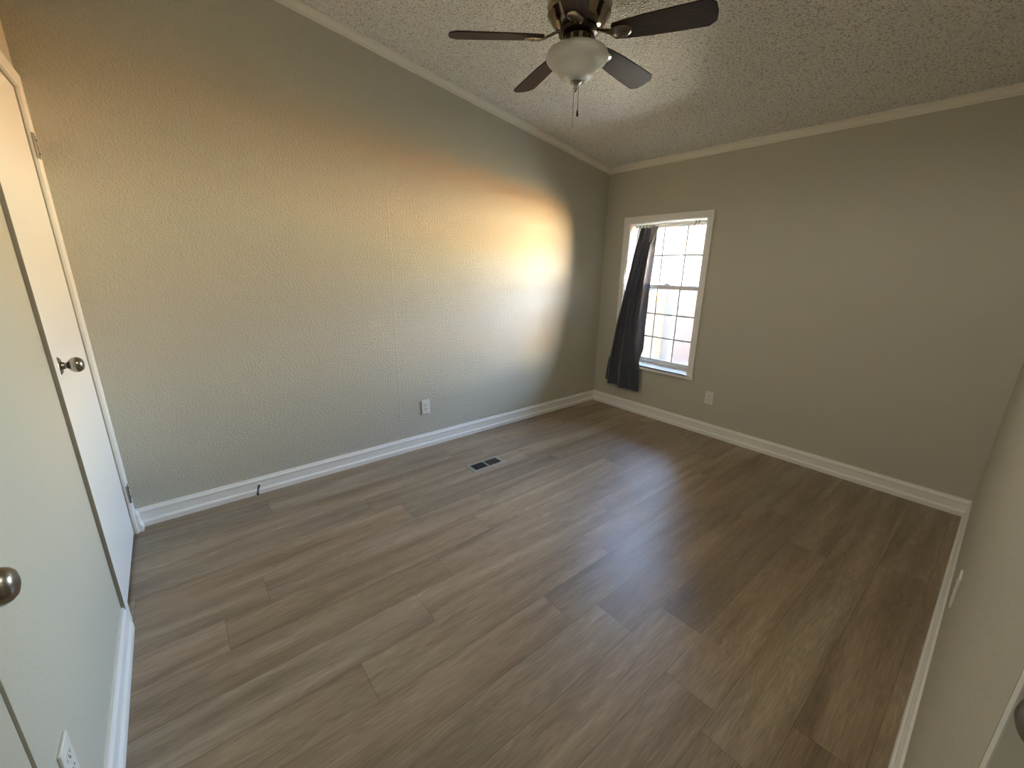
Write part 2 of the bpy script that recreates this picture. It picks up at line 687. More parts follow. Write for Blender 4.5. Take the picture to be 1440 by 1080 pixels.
def bboard(name, ends, label):
    bm = bmesh.new()
    prism(bm, BP, ends)
    return structure(obj(name, bm, M_TRIM), label)


CF = 0.013   # casing thickness
bboard('baseboard_back', (lambda d, h: (-LA + CF + min(d, 0.02) + 0.002, -d, h), lambda d, h: (-d, -d, h)), 'white baseboard under the long wall')
bboard('baseboard_right', (lambda d, h: (-d, -d, h), lambda d, h: (-d, -LB + d, h)), 'white baseboard under the window wall')
bboard('baseboard_front', (lambda d, h: (-d, -LB + d, h), lambda d, h: (XE, -LB + d, h)), 'white baseboard on the right edge')
bboard('baseboard_left', (lambda d, h: (-LA + d, -0.859, h), lambda d, h: (-LA + d, EY1 + 0.004, h)), 'white baseboard on the left wall')
bboard('baseboard_left_stub', (lambda d, h: (-LA + CF + d, -0.001, h), lambda d, h: (-LA + CF + d, -0.070, h)), 'short white baseboard piece in the corner')


# ------------------------------------------------------------------ doors
def knob_parts(parent, loc, rotz, scale=1.0, name='knob', m=None):
    """round passage knob whose axis points along local +x after rotation"""
    m = m or M_NICKEL
    bm = bmesh.new()
    prof = [(0.0, 0.066), (0.010, 0.0655), (0.018, 0.063), (0.0235, 0.058), (0.0268, 0.051), (0.0275, 0.044), (0.0258, 0.037),
            (0.0215, 0.031), (0.0160, 0.027), (0.0120, 0.024), (0.0105, 0.020), (0.0120, 0.015), (0.0145, 0.011), (0.0145, 0.004)]
    mt = Matrix.Rotation(math.radians(90), 4, 'Y')
    lathe(bm, prof, 44, mt)
    k = obj(name, bm, m, parent, smooth=True, angle=50)
    k.location = loc
    k.rotation_euler = (0, 0, rotz)
    k.scale = (scale,) * 3
    bm = bmesh.new()
    lathe(bm, [(0, 0.0095), (0.017, 0.0095), (0.026, 0.008), (0.031, 0.0045), (0.0325, 0.0005), (0.0325, -0.0005), (0, -0.0005)], 44, mt)
    obj('rosette', bm, m, k, smooth=True, angle=50)
    return k


# closet door in the left wall
d1 = empty('door_1', (-LA, -0.09, 0))
structure(d1, 'white closet door next to the corner')
d1['category'] = 'door'


def rel(o, bm):
    bmesh.ops.translate(bm, vec=-Vector(o.location), verts=bm.verts)
    return bm


bm = bmesh.new()
box(bm, -LA - 0.039, -LA - 0.004, DY0 + 0.003, DY1 - 0.003, 0.016, DZ - 0.004, 0.0015)
obj('door_leaf', rel(d1, bm), M_DOOR, d1)
bm = bmesh.new()
box(bm, -LA, -LA + CF, DY1 - 0.001, -0.001, 0.0, DZ + 0.001, 0.0025)
box(bm, -LA, -LA + CF, DY0 - 0.060, DY0 - 0.002, 0.0, DZ + 0.001, 0.0025)
box(bm, -LA, -LA + CF, DY0 - 0.060, -0.001, DZ + 0.0015, DZ + 0.060, 0.0025)
cas = obj('casing', rel(d1, bm), M_TRIM, d1)
cas.data.materials.append(M_SHADED_EDGE)
for p in cas.data.polygons:                       # shade on the board's outer edge, painted as a darker colour
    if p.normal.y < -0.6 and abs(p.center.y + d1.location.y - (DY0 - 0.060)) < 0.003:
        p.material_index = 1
bm = bmesh.new()
box(bm, -LA - 0.099, -LA - 0.042, DY1 - 0.001, DY1 + 0.0005, 0.0, DZ)
box(bm, -LA - 0.099, -LA - 0.042, DY1 - 0.014, DY1 - 0.001, 0.0, DZ)
box(bm, -LA - 0.099, -LA - 0.042, DY0, DY0 + 0.014, 0.0, DZ)
obj('jamb', rel(d1, bm), M_TRIM, d1)
for zc in (0.235, 1.865):
    bm = bmesh.new()
    box(bm, -LA + CF - 0.0005, -LA + CF + 0.0022, -0.080, -0.034, zc - 0.046, zc + 0.046, 0.0008)
    mt = Matrix.Translation((-LA + CF + 0.001, -0.084, zc - 0.046))
    lathe(bm, [(0.0, -0.003), (0.004, -0.002), (0.0055, 0), (0.0055, 0.092), (0.004, 0.094), (0, 0.095)], 14, mt)
    h = obj('hinge', rel(d1, bm), M_NICKEL, d1, smooth=True)
    for dz, dy in ((-0.026, -0.052), (0.0, -0.062), (0.026, -0.052)):
        bm = bmesh.new()
        lathe(bm, [(0.0045, 0.0), (0.0045, 0.0035), (0.0, 0.0042)], 10,
              Matrix.Translation((-LA + CF + 0.0015, dy, zc + dz)) @ Matrix.Rotation(math.radians(90), 4, 'Y'))
        obj('screw', rel(d1, bm), M_DARK, h)
knob_parts(d1, Vector((-LA - 0.004, -0.705, 1.047)) - Vector(d1.location), 0)

# near door in the left wall, same paint as the wall
d2 = empty('door_2', (-LA, -2.2, 0))
structure(d2, 'beige door at the left edge with round knob')
d2['category'] = 'door'
bm = bmesh.new()
box(bm, -LA - 0.040, -LA - 0.004, EY0 + 0.003, EY1 - 0.003, 0.012, 2.055, 0.002)
obj('door_leaf', rel(d2, bm), M_TAND, d2)
bm = bmesh.new()
box(bm, -LA - 0.099, -LA - 0.044, EY1 - 0.014, EY1, 0.0, 2.06)
box(bm, -LA - 0.099, -LA - 0.044, EY0, EY0 + 0.014, 0.0, 2.06)
obj('jamb', rel(d2, bm), M_TRIM, d2)
knob_parts(d2, Vector((-LA - 0.004, -1.886, 0.905)) - Vector(d2.location), 0, 1.15)

# white door in the entry recess, at the right edge of the photo
d3 = empty('door_3', (XE, -3.3, 0))
structure(d3, 'white door at the lower right edge with round knob')
d3['category'] = 'door'
bm = bmesh.new()
box(bm, XE - 0.0225, XE - 0.0005, -3.690, -LB - 0.0002, 0.012, 2.055, 0.0015)
obj('door_leaf', rel(d3, bm), M_DOOR, d3)
k3_ = knob_parts(d3, Vector((XE - 0.0225, -2.920, 1.082)) - Vector(d3.location), math.pi, 1.05)
k3_.children[0].scale = (1, 0.58, 0.58)


# ------------------------------------------------------------------ window
w1 = empty('window_1', (0, (WY0 + WY1) / 2, WZ0))
structure(w1, 'white single-hung window with grids')
w1['category'] = 'window'
bm = bmesh.new()
# casing boards, head over the legs
box(bm, -0.015, 0, WY1, WY1 + 0.052, WZ0 - 0.036, WZ1 + 0.052, 0.002)
box(bm, -0.015, 0, WY0 - 0.052, WY0, WZ0 - 0.036, WZ1 + 0.052, 0.002)
box(bm, -0.015, 0, WY0 - 0.0005, WY1 + 0.0005, WZ1, WZ1 + 0.052, 0.002)
obj('casing', rel(w1, bm), M_TRIM, w1)
bm = bmesh.new()
box(bm, -0.030, 0.165, WY0 + 0.0005, WY1 - 0.0005, WZ0 - 0.012, WZ0, 0.001)
box(bm, -0.030, -0.0155, WY0 - 0.062, WY1 + 0.060, WZ0 - 0.036, WZ0, 0.003)
obj('sill', rel(w1, bm), M_TRIM, w1)
bm = bmesh.new()   # jamb liners and head
box(bm, 0.0, 0.165, WY1 - 0.006, WY1, WZ0, WZ1)
box(bm, 0.0, 0.165, WY0, WY0 + 0.006, WZ0, WZ1)
box(bm, 0.0, 0.165, WY0 + 0.006, WY1 - 0.006, WZ1 - 0.006, WZ1)
obj('jamb', rel(w1, bm), M_TRIM, w1)
GX = 0.178
bm = bmesh.new()   # outer vinyl frame
fy0, fy1 = WY0 + 0.006, WY1 - 0.006
box(bm, 0.150, 0.198, fy1 - 0.022, fy1, WZ0, WZ1 - 0.006, 0.002)
box(bm, 0.150, 0.198, fy0, fy0 + 0.022, WZ0, WZ1 - 0.006, 0.002)
box(bm, 0.150, 0.198, fy0 + 0.022, fy1 - 0.022, WZ1 - 0.026, WZ1 - 0.006, 0.002)
box(bm, 0.150, 0.198, fy0 + 0.022, fy1 - 0.022, WZ0, WZ0 + 0.022, 0.002)
obj('frame', rel(w1, bm), M_VINYL, w1)
gy0, gy1 = fy0 + 0.034, fy1 - 0.034
for nm, z0, z1, gx, rows in (('upper_sash', 1.243, 1.806, 0.186, (1.540,)), ('lower_sash', 0.520, 1.268, 0.168, (0.765, 0.992))):
    bm = bmesh.new()
    t = 0.009
    box(bm, gx - t, gx + t, fy1 - 0.036, fy1 - 0.021, z0, z1, 0.001)
    box(bm, gx - t, gx + t, fy0 + 0.021, fy0 + 0.036, z0, z1, 0.001)
    box(bm, gx - t, gx + t, fy0 + 0.036, fy1 - 0.036, z0, z0 + 0.026, 0.001)
    box(bm, gx - t, gx + t, fy0 + 0.036, fy1 - 0.036, z1 - (0.036 if nm == 'lower_sash' else 0.018), z1, 0.001)
    s = obj(nm, rel(w1, bm), M_VINYL, w1)
    bm = bmesh.new()
    box(bm, gx - 0.002, gx + 0.002, fy0 + 0.034, fy1 - 0.034, z0 + 0.02, z1 - 0.015)
    obj('pane', rel(w1, bm), M_PANE, s)
    bm = bmesh.new()
    for yy in (-0.555, -0.785):
        box(bm, gx - 0.006, gx - 0.0025, yy - 0.0062, yy + 0.0062, z0 + 0.026, z1 - 0.018)
    for zz in rows:
        box(bm, gx - 0.0062, gx - 0.0024, fy0 + 0.036, fy1 - 0.036, zz - 0.0062, zz + 0.0062)
    obj('grid', rel(w1, bm), M_GRID, s)
bm = bmesh.new()
box(bm, 0.1990, 0.1996, fy0 + 0.004, fy1 - 0.004, WZ0 + 0.004, 1.262)
sc_ = obj('insect_screen', rel(w1, bm), M_SCREEN, w1)
bm = bmesh.new()
box(bm, 0.146, 0.158, -0.69, -0.63, 1.268, 1.282, 0.003)
box(bm, 0.140, 0.150, -0.668, -0.650, 1.280, 1.288, 0.002)
obj('latch', rel(w1, bm), M_VINYL, w1)

# tension rod across the opening
rod = empty('curtain_rod', (0.110, -0.665, 1.800))
tag(rod, 'slim white curtain rod across the top of the window opening', 'curtain rod')
bm = bmesh.new()
tube(bm, [(0, WY0 + 0.008 + 0.665, 0), (0, WY1 - 0.008 + 0.665, 0)], 0.0065, 14)
obj('rod', bm, M_TRIM, rod, smooth=True)
for s_, y in ((1, WY0 + 0.0065 + 0.665), (-1, WY1 - 0.0065 + 0.665)):
    bm = bmesh.new()
    tube(bm, [(0, y, 0), (0, y + s_ * 0.010, 0)], [0.012, 0.0095], 16)
    obj('end_cap', bm, M_TRIM, rod, smooth=True)
for y in (-0.885, -0.915):
    bm = bmesh.new()
    box(bm, -0.008, 0.010, y + 0.665 - 0.004, y + 0.665 + 0.004, -0.016, 0.022, 0.003)
    obj('bracket', bm, M_NICKEL, rod)


# ------------------------------------------------------------------ curtain
def lerp(tab, t):
    for (a, va), (b, vb) in zip(tab, tab[1:]):
        if t <= b:
            k = (t - a) / (b - a)
            return va + (vb - va) * k
    return tab[-1][1]


def build_curtain():
    root = empty('curtain', (0.0, -0.50, 1.80))
    tag(root, 'charcoal curtain panel gathered at the left side of the window', 'curtain')
    NS, NT = 110, 70
    ztop = 1.789
    left = [(0.25, -0.170), (0.45, -0.192), (0.886, -0.258), (1.212, -0.322), (1.60, -0.385), (1.735, -0.412), (1.82, -0.425)]
    right = [(0.25, -0.592), (0.40, -0.580), (0.60, -0.560), (1.0, -0.556), (1.30, -0.560), (1.60, -0.575), (1.70, -0.592), (1.82, -0.602)]
    bm = bmesh.new()
    grid = []
    for j in range(NT + 1):
        row = []
        tt = j / NT
        for i in range(NS + 1):
            s = i / NS
            zb = 0.228 + 0.055 * abs(1 - s / 0.42) ** 1.6 * (1 if s < 0.42 else 0.18) + 0.006 * math.sin(s * 31)
            z = ztop + (zb - ztop) * tt
            y0, y1 = lerp(left, z), lerp(right, z)
            # pleats: narrow on the left, one broad fold on the right
            ph = 2 * math.pi * (3.6 * s ** 0.92 if s < 0.62 else 3.6 * 0.62 ** 0.92 + (s - 0.62) * 1.15)
            amp = (0.009 + 0.013 * min(1, tt * 1.3)) * (1.0 + 0.25 * math.sin(s * 17)) * (1.0 - 0.6 * min(1, max(0, (s - 0.5) / 0.25)))
            drift = 0.35 * math.sin(tt * 3.0 + s * 2)
            xl = lerp([(0.0, -0.046), (0.50, -0.044), (0.9, -0.040), (1.12, -0.036), (1.30, -0.010), (1.50, 0.045), (1.70, 0.090), (1.82, 0.110)], z)
            xr = lerp([(0.0, -0.050), (0.50, -0.048), (0.60, -0.030), (0.90, 0.020), (1.20, 0.055), (1.50, 0.085), (1.82, 0.110)], z)
            k3 = min(1.0, s * 1.25)
            xb = xl + (xr - xl) * k3 * k3 * (3 - 2 * k3)
            x = xb + amp * math.cos(ph + drift)
            # the last fold turns back into the reveal towards the glass
            if s > 0.70:
                u = (s - 0.70) / 0.30
                inside = max(0.0, min(1.0, (z - 0.54) / 0.10))
                x += (0.055 * inside * min(1.0, (1.82 - z) / 0.25) + 0.010) * u
            y = y0 + (y1 - y0) * (s / 0.70 * 0.86 if s < 0.70 else 0.86 + (s - 0.70) / 0.30 * 0.14) + 0.6 * (xb + 0.05) + 0.35 * amp * math.sin(2 * ph + drift)
            x += 0.003 * math.sin(z * 19 + s * 7) * tt
            # keep the cloth in front of casing and sill
            if z < WZ0 + 0.02:
                x = min(x, -0.036)
            elif y > WY1 - 0.01:
                x = min(x, -0.019)
            row.append(bm.verts.new((x, y + 0.50, z - 1.80)))
        grid.append(row)
    for j in range(NT):
        for i in range(NS):
            bm.faces.new((grid[j][i], grid[j][i + 1], grid[j + 1][i + 1], grid[j + 1][i]))
    o = obj('panel', bm, M_CURT, root, smooth=True, angle=180)
    md = o.modifiers.new('thickness', 'SOLIDIFY')
    md.thickness = 0.0022
    # header loops that sit over the rod
    for k in range(5):
        y = -0.432 - 0.036 * k
        bm = bmesh.new()
        pts = [(0.110 + 0.0125 * math.cos(a), y + 0.095 + 0.50 + 0.006 * math.sin(a * 2 + k), 0.0 + 0.0125 * math.sin(a)) for a in [math.pi * 2 * q / 16 for q in range(17)]]
        tube(bm, pts, 0.0035, 6)
        obj('header_loop', bm, M_CURT, root, smooth=True)
    # flap of pale lining folded over at the top right
    bm = bmesh.new()
    g = []
    for j in range(9):
        t = j / 8
        row = []
        for i in range(7):
            s = i / 6
            y = -0.475 - 0.060 * s * (1 - 0.55 * t) + 0.006 * t
            z = 1.808 - 0.150 * t - 0.015 * s
            x = 0.085 + 0.022 * s - 0.020 * t + 0.008 * math.sin(s * 6)
            row.append(bm.verts.new((x, y + 0.50, z - 1.80)))
        g.append(row)
    for j in range(8):
        for i in range(6):
            bm.faces.new((g[j][i], g[j][i + 1], g[j + 1][i + 1], g[j + 1][i]))
    fl = obj('folded_flap', bm, mat('grey_curtain_lining', (0.30, 0.27, 0.25), 0.6, bump=(40, 0.002, 2)), root, smooth=True, angle=180)
    md = fl.modifiers.new('thickness', 'SOLIDIFY')
    md.thickness = 0.002
    fl['label'] = 'lighter folded lining'


build_curtain()


# ------------------------------------------------------------------ ceiling fan
def build_fan():
    FX, FY = -1.910, -1.297
    BZ = 2.376
    cz_ = ceil_z(FX)
    root = empty('ceiling_fan', (FX, FY, BZ))
    tag(root, 'five-blade ceiling fan with dark blades and white glass bowl', 'ceiling fan')
    # sloped mount plate that closes against the ceiling
    bm = bmesh.new()
    n = 48
    a, b = [], []
    for i in range(n):
        t = 2 * math.pi * i / n
        x, y = 0.098 * math.cos(t), 0.098 * math.sin(t)
        a.append(bm.verts.new((x, y, ceil_z(FX + x) - BZ - 0.001)))
        b.append(bm.verts.new((x * 0.98, y * 0.98, 0.175)))
    for i in range(n):
        j = (i + 1) % n
        bm.faces.new((a[i], a[j], b[j], b[i]))
    bm.faces.new(a)
    bm.faces.new(b)
    obj('canopy', bm, M_BRONZE, root, smooth=True, angle=50)
    bm = bmesh.new()
    lathe(bm, [(0.0, 0.190), (0.100, 0.190), (0.118, 0.184), (0.132, 0.168), (0.136, 0.160), (0.141, 0.157), (0.143, 0.148), (0.141, 0.140), (0.136, 0.137),
               (0.136, 0.122), (0.1395, 0.120), (0.1395, 0.112), (0.132, 0.104), (0.122, 0.088), (0.106, 0.072), (0.090, 0.062), (0.078, 0.058), (0.0, 0.058)], 64)
    obj('motor_housing', bm, M_BRONZE, root, smooth=True, angle=28)
    bm = bmesh.new()
    lathe(bm, [(0, 0.060), (0.080, 0.060), (0.086, 0.052), (0.086, 0.040), (0.078, 0.034), (0.066, 0.032), (0, 0.032)], 48)
    obj('flywheel', bm, M_DARK, root, smooth=True, angle=28)
    bm = bmesh.new()
    lathe(bm, [(0, 0.034), (0.060, 0.034), (0.064, 0.028), (0.064, 0.004), (0.070, 0.000), (0.070, -0.010), (0.060, -0.016), (0, -0.016)], 48)
    sw = obj('switch_housing', bm, M_BRONZE, root, smooth=True, angle=28)
    for k in range(10):
        t = 2 * math.pi * k / 10
        bm = bmesh.new()
        box(bm, 0.0625, 0.0655, -0.012, 0.012, 0.007, 0.026, 0.001)
        bmesh.ops.rotate(bm, cent=(0, 0, 0), matrix=Matrix.Rotation(t, 3, 'Z'), verts=bm.verts)
        obj('vent_slot', bm, M_DARK, sw)
    # frosted bowl: shallow flared bell
    outer = [(0.058, -0.012), (0.090, -0.014), (0.118, -0.020), (0.134, -0.030), (0.1405, -0.042), (0.1400, -0.052), (0.1335, -0.064), (0.1180, -0.078),
             (0.1010, -0.090), (0.0890, -0.102), (0.0800, -0.116), (0.0680, -0.128), (0.0500, -0.137), (0.0260, -0.142), (0.0, -0.143)]
    inner = [(0.0, -0.139), (0.025, -0.138), (0.048, -0.133), (0.065, -0.124), (0.077, -0.112), (0.086, -0.099), (0.098, -0.087), (0.115, -0.075),
             (0.130, -0.061), (0.136, -0.050), (0.136, -0.043), (0.130, -0.034), (0.115, -0.024), (0.088, -0.018), (0.058, -0.016)]
    bm = bmesh.new()
    lathe(bm, outer + inner + [outer[0]], 72, closed_ends=False)
    bmesh.ops.remove_doubles(bm, verts=bm.verts, dist=1e-5)
    obj('glass_bowl', bm, M_BOWL, root, smooth=True, angle=60)
    bm = bmesh.new()
    lathe(bm, [(0, -0.137), (0.026, -0.140), (0.027, -0.145), (0.020, -0.151), (0.010, -0.155), (0.007, -0.160), (0.0095, -0.165), (0.0095, -0.170), (0.006, -0.175), (0.004, -0.182), (0, -0.184)], 32)
    obj('finial', bm, M_NICKEL, root, smooth=True, angle=50)
    # pull chains, each a string of little beads
    for (dx, dy, z0, z1, fob) in ((-0.008, 0.002, -0.180, -0.310, False), (0.010, -0.010, -0.150, -0.262, True)):
        bm = bmesh.new()
        tube(bm, [(dx, dy, z0), (dx, dy, z1)], 0.0009, 6)
        k = z0
        while k > z1:
            bmesh.ops.create_icosphere(bm, subdivisions=1, radius=0.0017, matrix=Matrix.Translation((dx, dy, k)))
            k -= 0.0046
        ch = obj('pull_chain', bm, M_DARK, root)
        bm = bmesh.new()
        if fob:
            lathe(bm, [(0, 0.0), (0.002, -0.001), (0.0035, -0.008), (0.0060, -0.020), (0.0055, -0.027), (0.003, -0.032), (0, -0.033)], 16, Matrix.Translation((dx, dy, z1 + 0.012)))
        else:
            lathe(bm, [(0, 0.0), (0.0018, -0.001), (0.0022, -0.014), (0.0012, -0.022), (0, -0.023)], 12, Matrix.Translation((dx, dy, z1)))
        obj('fob', bm, M_DARK if fob else M_NICKEL, ch, smooth=True)
    # blades
    pitch = math.radians(-13)
    r0, r1 = 0.158, 0.575
    for k in range(5):
        th = math.radians(147.6 + 72 * k)
        rot = Matrix.Rotation(th, 4, 'Z')
        tilt = Matrix.Rotation(pitch, 4, 'X')
        bm = bmesh.new()
        prof = [(r0, 0.034), (r0 + 0.006, 0.043), (r0 + 0.05, 0.050), (0.30, 0.058), (0.42, 0.0635), (0.50, 0.066), (0.538, 0.0665), (0.545, 0.0645), (0.568, 0.046), (0.5725, 0.038), (0.577, 0.0)]
        outline = prof + [(x, -y) for x, y in reversed(prof[:-1])]
        lo = [bm.verts.new((x, y, -0.0028)) for x, y in outline]
        hi = [bm.verts.new((x, y, 0.0028)) for x, y in outline]
        bm.faces.new(lo)
        bm.faces.new(hi)
        for i in range(len(outline)):
            j = (i + 1) % len(outline)
            bm.faces.new((lo[i], lo[j], hi[j], hi[i]))
        b = obj('blade', bm, M_BLADE, root)
        md = b.modifiers.new('edge', 'BEVEL')
        md.width = 0.0012
        md.segments = 2
        md.limit_method = 'ANGLE'
        droop = Matrix.Translation((0, 0, 0.028)) @ rot @ Matrix.Rotation(math.radians(2.8), 4, 'Y')
        b.matrix_local = droop @ tilt
        # blade arm: narrow neck that swells into an oval medallion under the blade
        bm = bmesh.new()
        sec = [(0.070, 0.016, 0.024, 0.007), (0.095, 0.012, 0.020, 0.006), (0.120, 0.011, 0.010, 0.006), (0.140, 0.016, 0.002, 0.006), (0.156, 0.025, -0.0055, 0.005),
               (0.176, 0.033, -0.0075, 0.0045), (0.198, 0.036, -0.0080, 0.0045), (0.220, 0.031, -0.0075, 0.004), (0.236, 0.019, -0.0065, 0.003), (0.243, 0.005, -0.0055, 0.002)]
        rings = []
        for x, w, z, t in sec:
            ring = []
            for i in range(12):
                q = 2 * math.pi * i / 12
                ring.append(bm.verts.new((x, w * math.cos(q), z + t * math.sin(q))))
            rings.append(ring)
        for a_, b_ in zip(rings, rings[1:]):
            for i in range(12):
                j = (i + 1) % 12
                bm.faces.new((a_[i], a_[j], b_[j], b_[i]))
        bm.faces.new(rings[0])
        bm.faces.new(rings[-1])
        arm = obj('blade_arm', bm, M_BRONZE, root, smooth=True, angle=60)
        arm.matrix_local = droop @ tilt
        for x, y in ((0.178, 0.0), (0.205, 0.015), (0.205, -0.015)):
            bm = bmesh.new()
            lathe(bm, [(0.0034, 0.0), (0.0034, -0.002), (0.0, -0.003)], 10, Matrix.Translation((x, y, -0.0115)))
            obj('screw', bm, M_BRONZE, arm, smooth=True)
    return root


build_fan()


# ------------------------------------------------------------------ added fill light: unseen ceiling dome that lifts the dim areas
def build_fill_light():
    x, y = -2.60, -2.45
    root = empty('added_fill_light', (x, y, ceil_z(x) - 0.012))
    tag(root, 'small unseen dome, added as fill light for the room', 'fill light')
    tl = math.atan(SL)
    mt = Matrix.Rotation(tl, 4, 'Y')
    bm = bmesh.new()
    lathe(bm, [(0, 0.02), (0.15, 0.02), (0.155, 0.0), (0.150, -0.012), (0, -0.012)], 40, mt)
    obj('base', bm, M_NICKEL, root, smooth=True)
    m = bpy.data.materials.new('fill_dome_glass')
    m.use_nodes = True
    b = m.node_tree.nodes['Principled BSDF']
    b.inputs['Base Color'].default_value = (0.8, 0.78, 0.72, 1)
    b.inputs['Emission Color'].default_value = (1.0, 0.92, 0.78, 1)
    b.inputs['Emission Strength'].default_value = 0.05
    bm = bmesh.new()
    lathe(bm, [(0.138, -0.0125), (0.136, -0.03), (0.120, -0.055), (0.085, -0.078), (0.04, -0.090), (0, -0.093)], 40, mt)
    obj('glass_dome', bm, m, root, smooth=True)
    ld = bpy.data.lights.new('added_fill_spot', 'SPOT')
    ld.spot_size = math.radians(172)
    ld.spot_blend = 0.35
    ld.energy = 2.4
    ld.color = (1.0, 0.95, 0.82)
    ld.shadow_soft_size = 0.13
    lo = bpy.data.objects.new('fill_spot', ld)
    COL.objects.link(lo)
    lo.parent = root
    lo.location = (0, 0, -0.235)


build_fill_light()


# ------------------------------------------------------------------ outlets (built facing local -y)
def make_outlet(loc, rotz, label):
    root = empty('wall_outlet', loc, (0, 0, rotz))
    tag(root, label, 'outlet')
    bm = bmesh.new()
    box(bm, -0.0350, 0.0350, -0.0065, 0.0, -0.0572, 0.0572, 0.0028, 3)
    obj('cover_plate', bm, M_PLATE, root)
    for dz in (0.0195, -0.0195):
        bm = bmesh.new()
        outline = []
        for i in range(28):
            t = 2 * math.pi * i / 28
            outline.append((max(-0.0168, min(0.0168, 0.0185 * math.cos(t))), 0.0145 * math.sin(t)))
        lo = [bm.verts.new((x, -0.0060, dz + z)) for x, z in outline]
        hi = [bm.verts.new((x, -0.0082, dz + z)) for x, z in outline]
        for i in range(28):
            j = (i + 1) % 28
            bm.faces.new((lo[i], lo[j], hi[j], hi[i]))
        bm.faces.new(hi)
        rc = obj('receptacle', bm, M_PLATE, root)
        for nm, x, z, w, h in (('slot', -0.0062, 0.0035, 0.0011, 0.0046), ('slot', 0.0062, 0.0035, 0.0011, 0.0038), ('ground_hole', 0.0, -0.0068, 0.0024, 0.0024)):
            bm = bmesh.new()
            box(bm, x - w, x + w, -0.0086, -0.0080, dz + z - h, dz + z + h)
            obj(nm, bm, M_SLOT, rc)
    bm = bmesh.new()
    lathe(bm, [(0.0032, 0.0), (0.0030, 0.0012), (0, 0.0016)], 12, Matrix.Translation((0, -0.0064, 0)) @ Matrix.Rotation(math.radians(90), 4, 'X'))
    obj('screw', bm, M_PLATE, root, smooth=True)
    return root


make_outlet((-2.0734, 0, 0.3346), 0, 'white duplex outlet on the long lit wall above the floor vent')
make_outlet((0, -1.270, 0.3398), math.radians(-90), 'white duplex outlet on the window wall, right of the window')
make_outlet((-LA, -1.722, 0.352), math.radians(90), 'white duplex outlet at the bottom left, on the wall below the nearest door knob')
make_outlet((-1.668, -LB, 0.412), math.radians(180), 'white outlet seen edge-on low on the dim right wall')


# ------------------------------------------------------------------ floor vent
def build_vent():
    x0, x1, y0, y1 = -2.036, -1.749, -0.628, -0.497
    root = empty('floor_vent', ((x0 + x1) / 2, (y0 + y1) / 2, 0))
    tag(root, 'rectangular metal floor vent with two dark louvred openings', 'floor vent')
    cx, cyy = (x0 + x1) / 2, (y0 + y1) / 2
    hw, hd = (x1 - x0) / 2, (y1 - y0) / 2
    iw, idp = hw - 0.029, hd - 0.025
    bm = bmesh.new()
    z = 0.0055
    def ringv(w, d, zz):
        return [bm.verts.new((sx * w, sy * d, zz)) for sx, sy in ((-1, -1), (1, -1), (1, 1), (-1, 1))]
    r = [ringv(hw, hd, 0.0005), ringv(hw - 0.003, hd - 0.003, 0.004), ringv(hw - 0.012, hd - 0.012, z), ringv(iw, idp, z), ringv(iw, idp, 0.0008)]
    for a, b in zip(r, r[1:]):
        for i in range(4):
            j = (i + 1) % 4
            bm.faces.new((a[i], a[j], b[j], b[i]))
    box(bm, -0.006, 0.006, -idp, idp, 0.0012, z - 0.0002)
    obj('frame', bm, M_VENT, root)
    bm = bmesh.new()
    box(bm, -iw, iw, -idp, idp, 0.0002, 0.0008)
    obj('duct_opening', bm, M_SLOT, root)
    for side, m, tilt in ((-1, M_DUCT, 0.9), (1, M_VENT, 0.1)):
        n = 7
        for i in range(n):
            y = -idp + (i + 0.5) * 2 * idp / n
            bm = bmesh.new()
            xa, xb = (-iw, -0.006) if side < 0 else (0.006, iw)
            w = 0.0005 if side < 0 else 0.0026
            box(bm, xa, xb, y - w, y + w, 0.0010, 0.0032)
            obj('louvre', bm, M_DUCT, root)


build_vent()

# ------------------------------------------------------------------ door stop on the baseboard
ds = empty('door_stop', (-3.262, -0.0130, 0.060))
tag(ds, 'small dark spring door stop screwed to the white baseboard', 'door stop')
bm = bmesh.new()
lathe(bm, [(0, 0.0), (0.009, 0.0), (0.009, 0.003), (0.005, 0.006), (0, 0.006)], 16, Matrix.Rotation(math.radians(90), 4, 'X'))
obj('base', bm, M_RUBBER, ds, smooth=True)
bm = bmesh.new()
pts = []
for i in range(121):
    t = i / 120
    a = t * 2 * math.pi * 12
    c = Vector((-0.020 * t, -0.006 - 0.046 * t, -0.030 * t * t))
    pts.append(c + Vector((0.0045 * math.cos(a), 0, 0.0045 * math.sin(a))))
tube(bm, pts, 0.0014, 5)
obj('spring', bm, M_SPRING, ds, smooth=True)
bm = bmesh.new()
lathe(bm, [(0, 0.0), (0.006, 0.0), (0.007, 0.004), (0.006, 0.010), (0, 0.012)], 14,
      Matrix.Translation((-0.020, -0.052, -0.030)) @ Matrix.Rotation(math.radians(115), 4, 'X'))
obj('tip', bm, M_SPRING, ds, smooth=True)


def crumb(loc, r, seed, label):
    bm = bmesh.new()
    bmesh.ops.create_icosphere(bm, subdivisions=2, radius=r)
    rr = random.Random(seed)
    for v in bm.verts:
        v.co *= rr.uniform(0.75, 1.2)
        v.co.z *= 0.6
    mz = min(v.co.z for v in bm.verts)
    bmesh.ops.translate(bm, vec=(0, 0, -mz), verts=bm.verts)
    o = obj('crumb', bm, M_CRUMB, None, smooth=True)
    o.location = loc
    tag(o, label, 'crumb')


crumb((-2.481, -2.115, 0), 0.0028, 1, 'tiny pale crumb on the plank floor, farther of the pair')
crumb((-2.444, -2.200, 0), 0.0032, 2, 'tiny pale crumb on the plank floor, nearer of the pair')

# ------------------------------------------------------------------ outdoors
GZ = -0.62


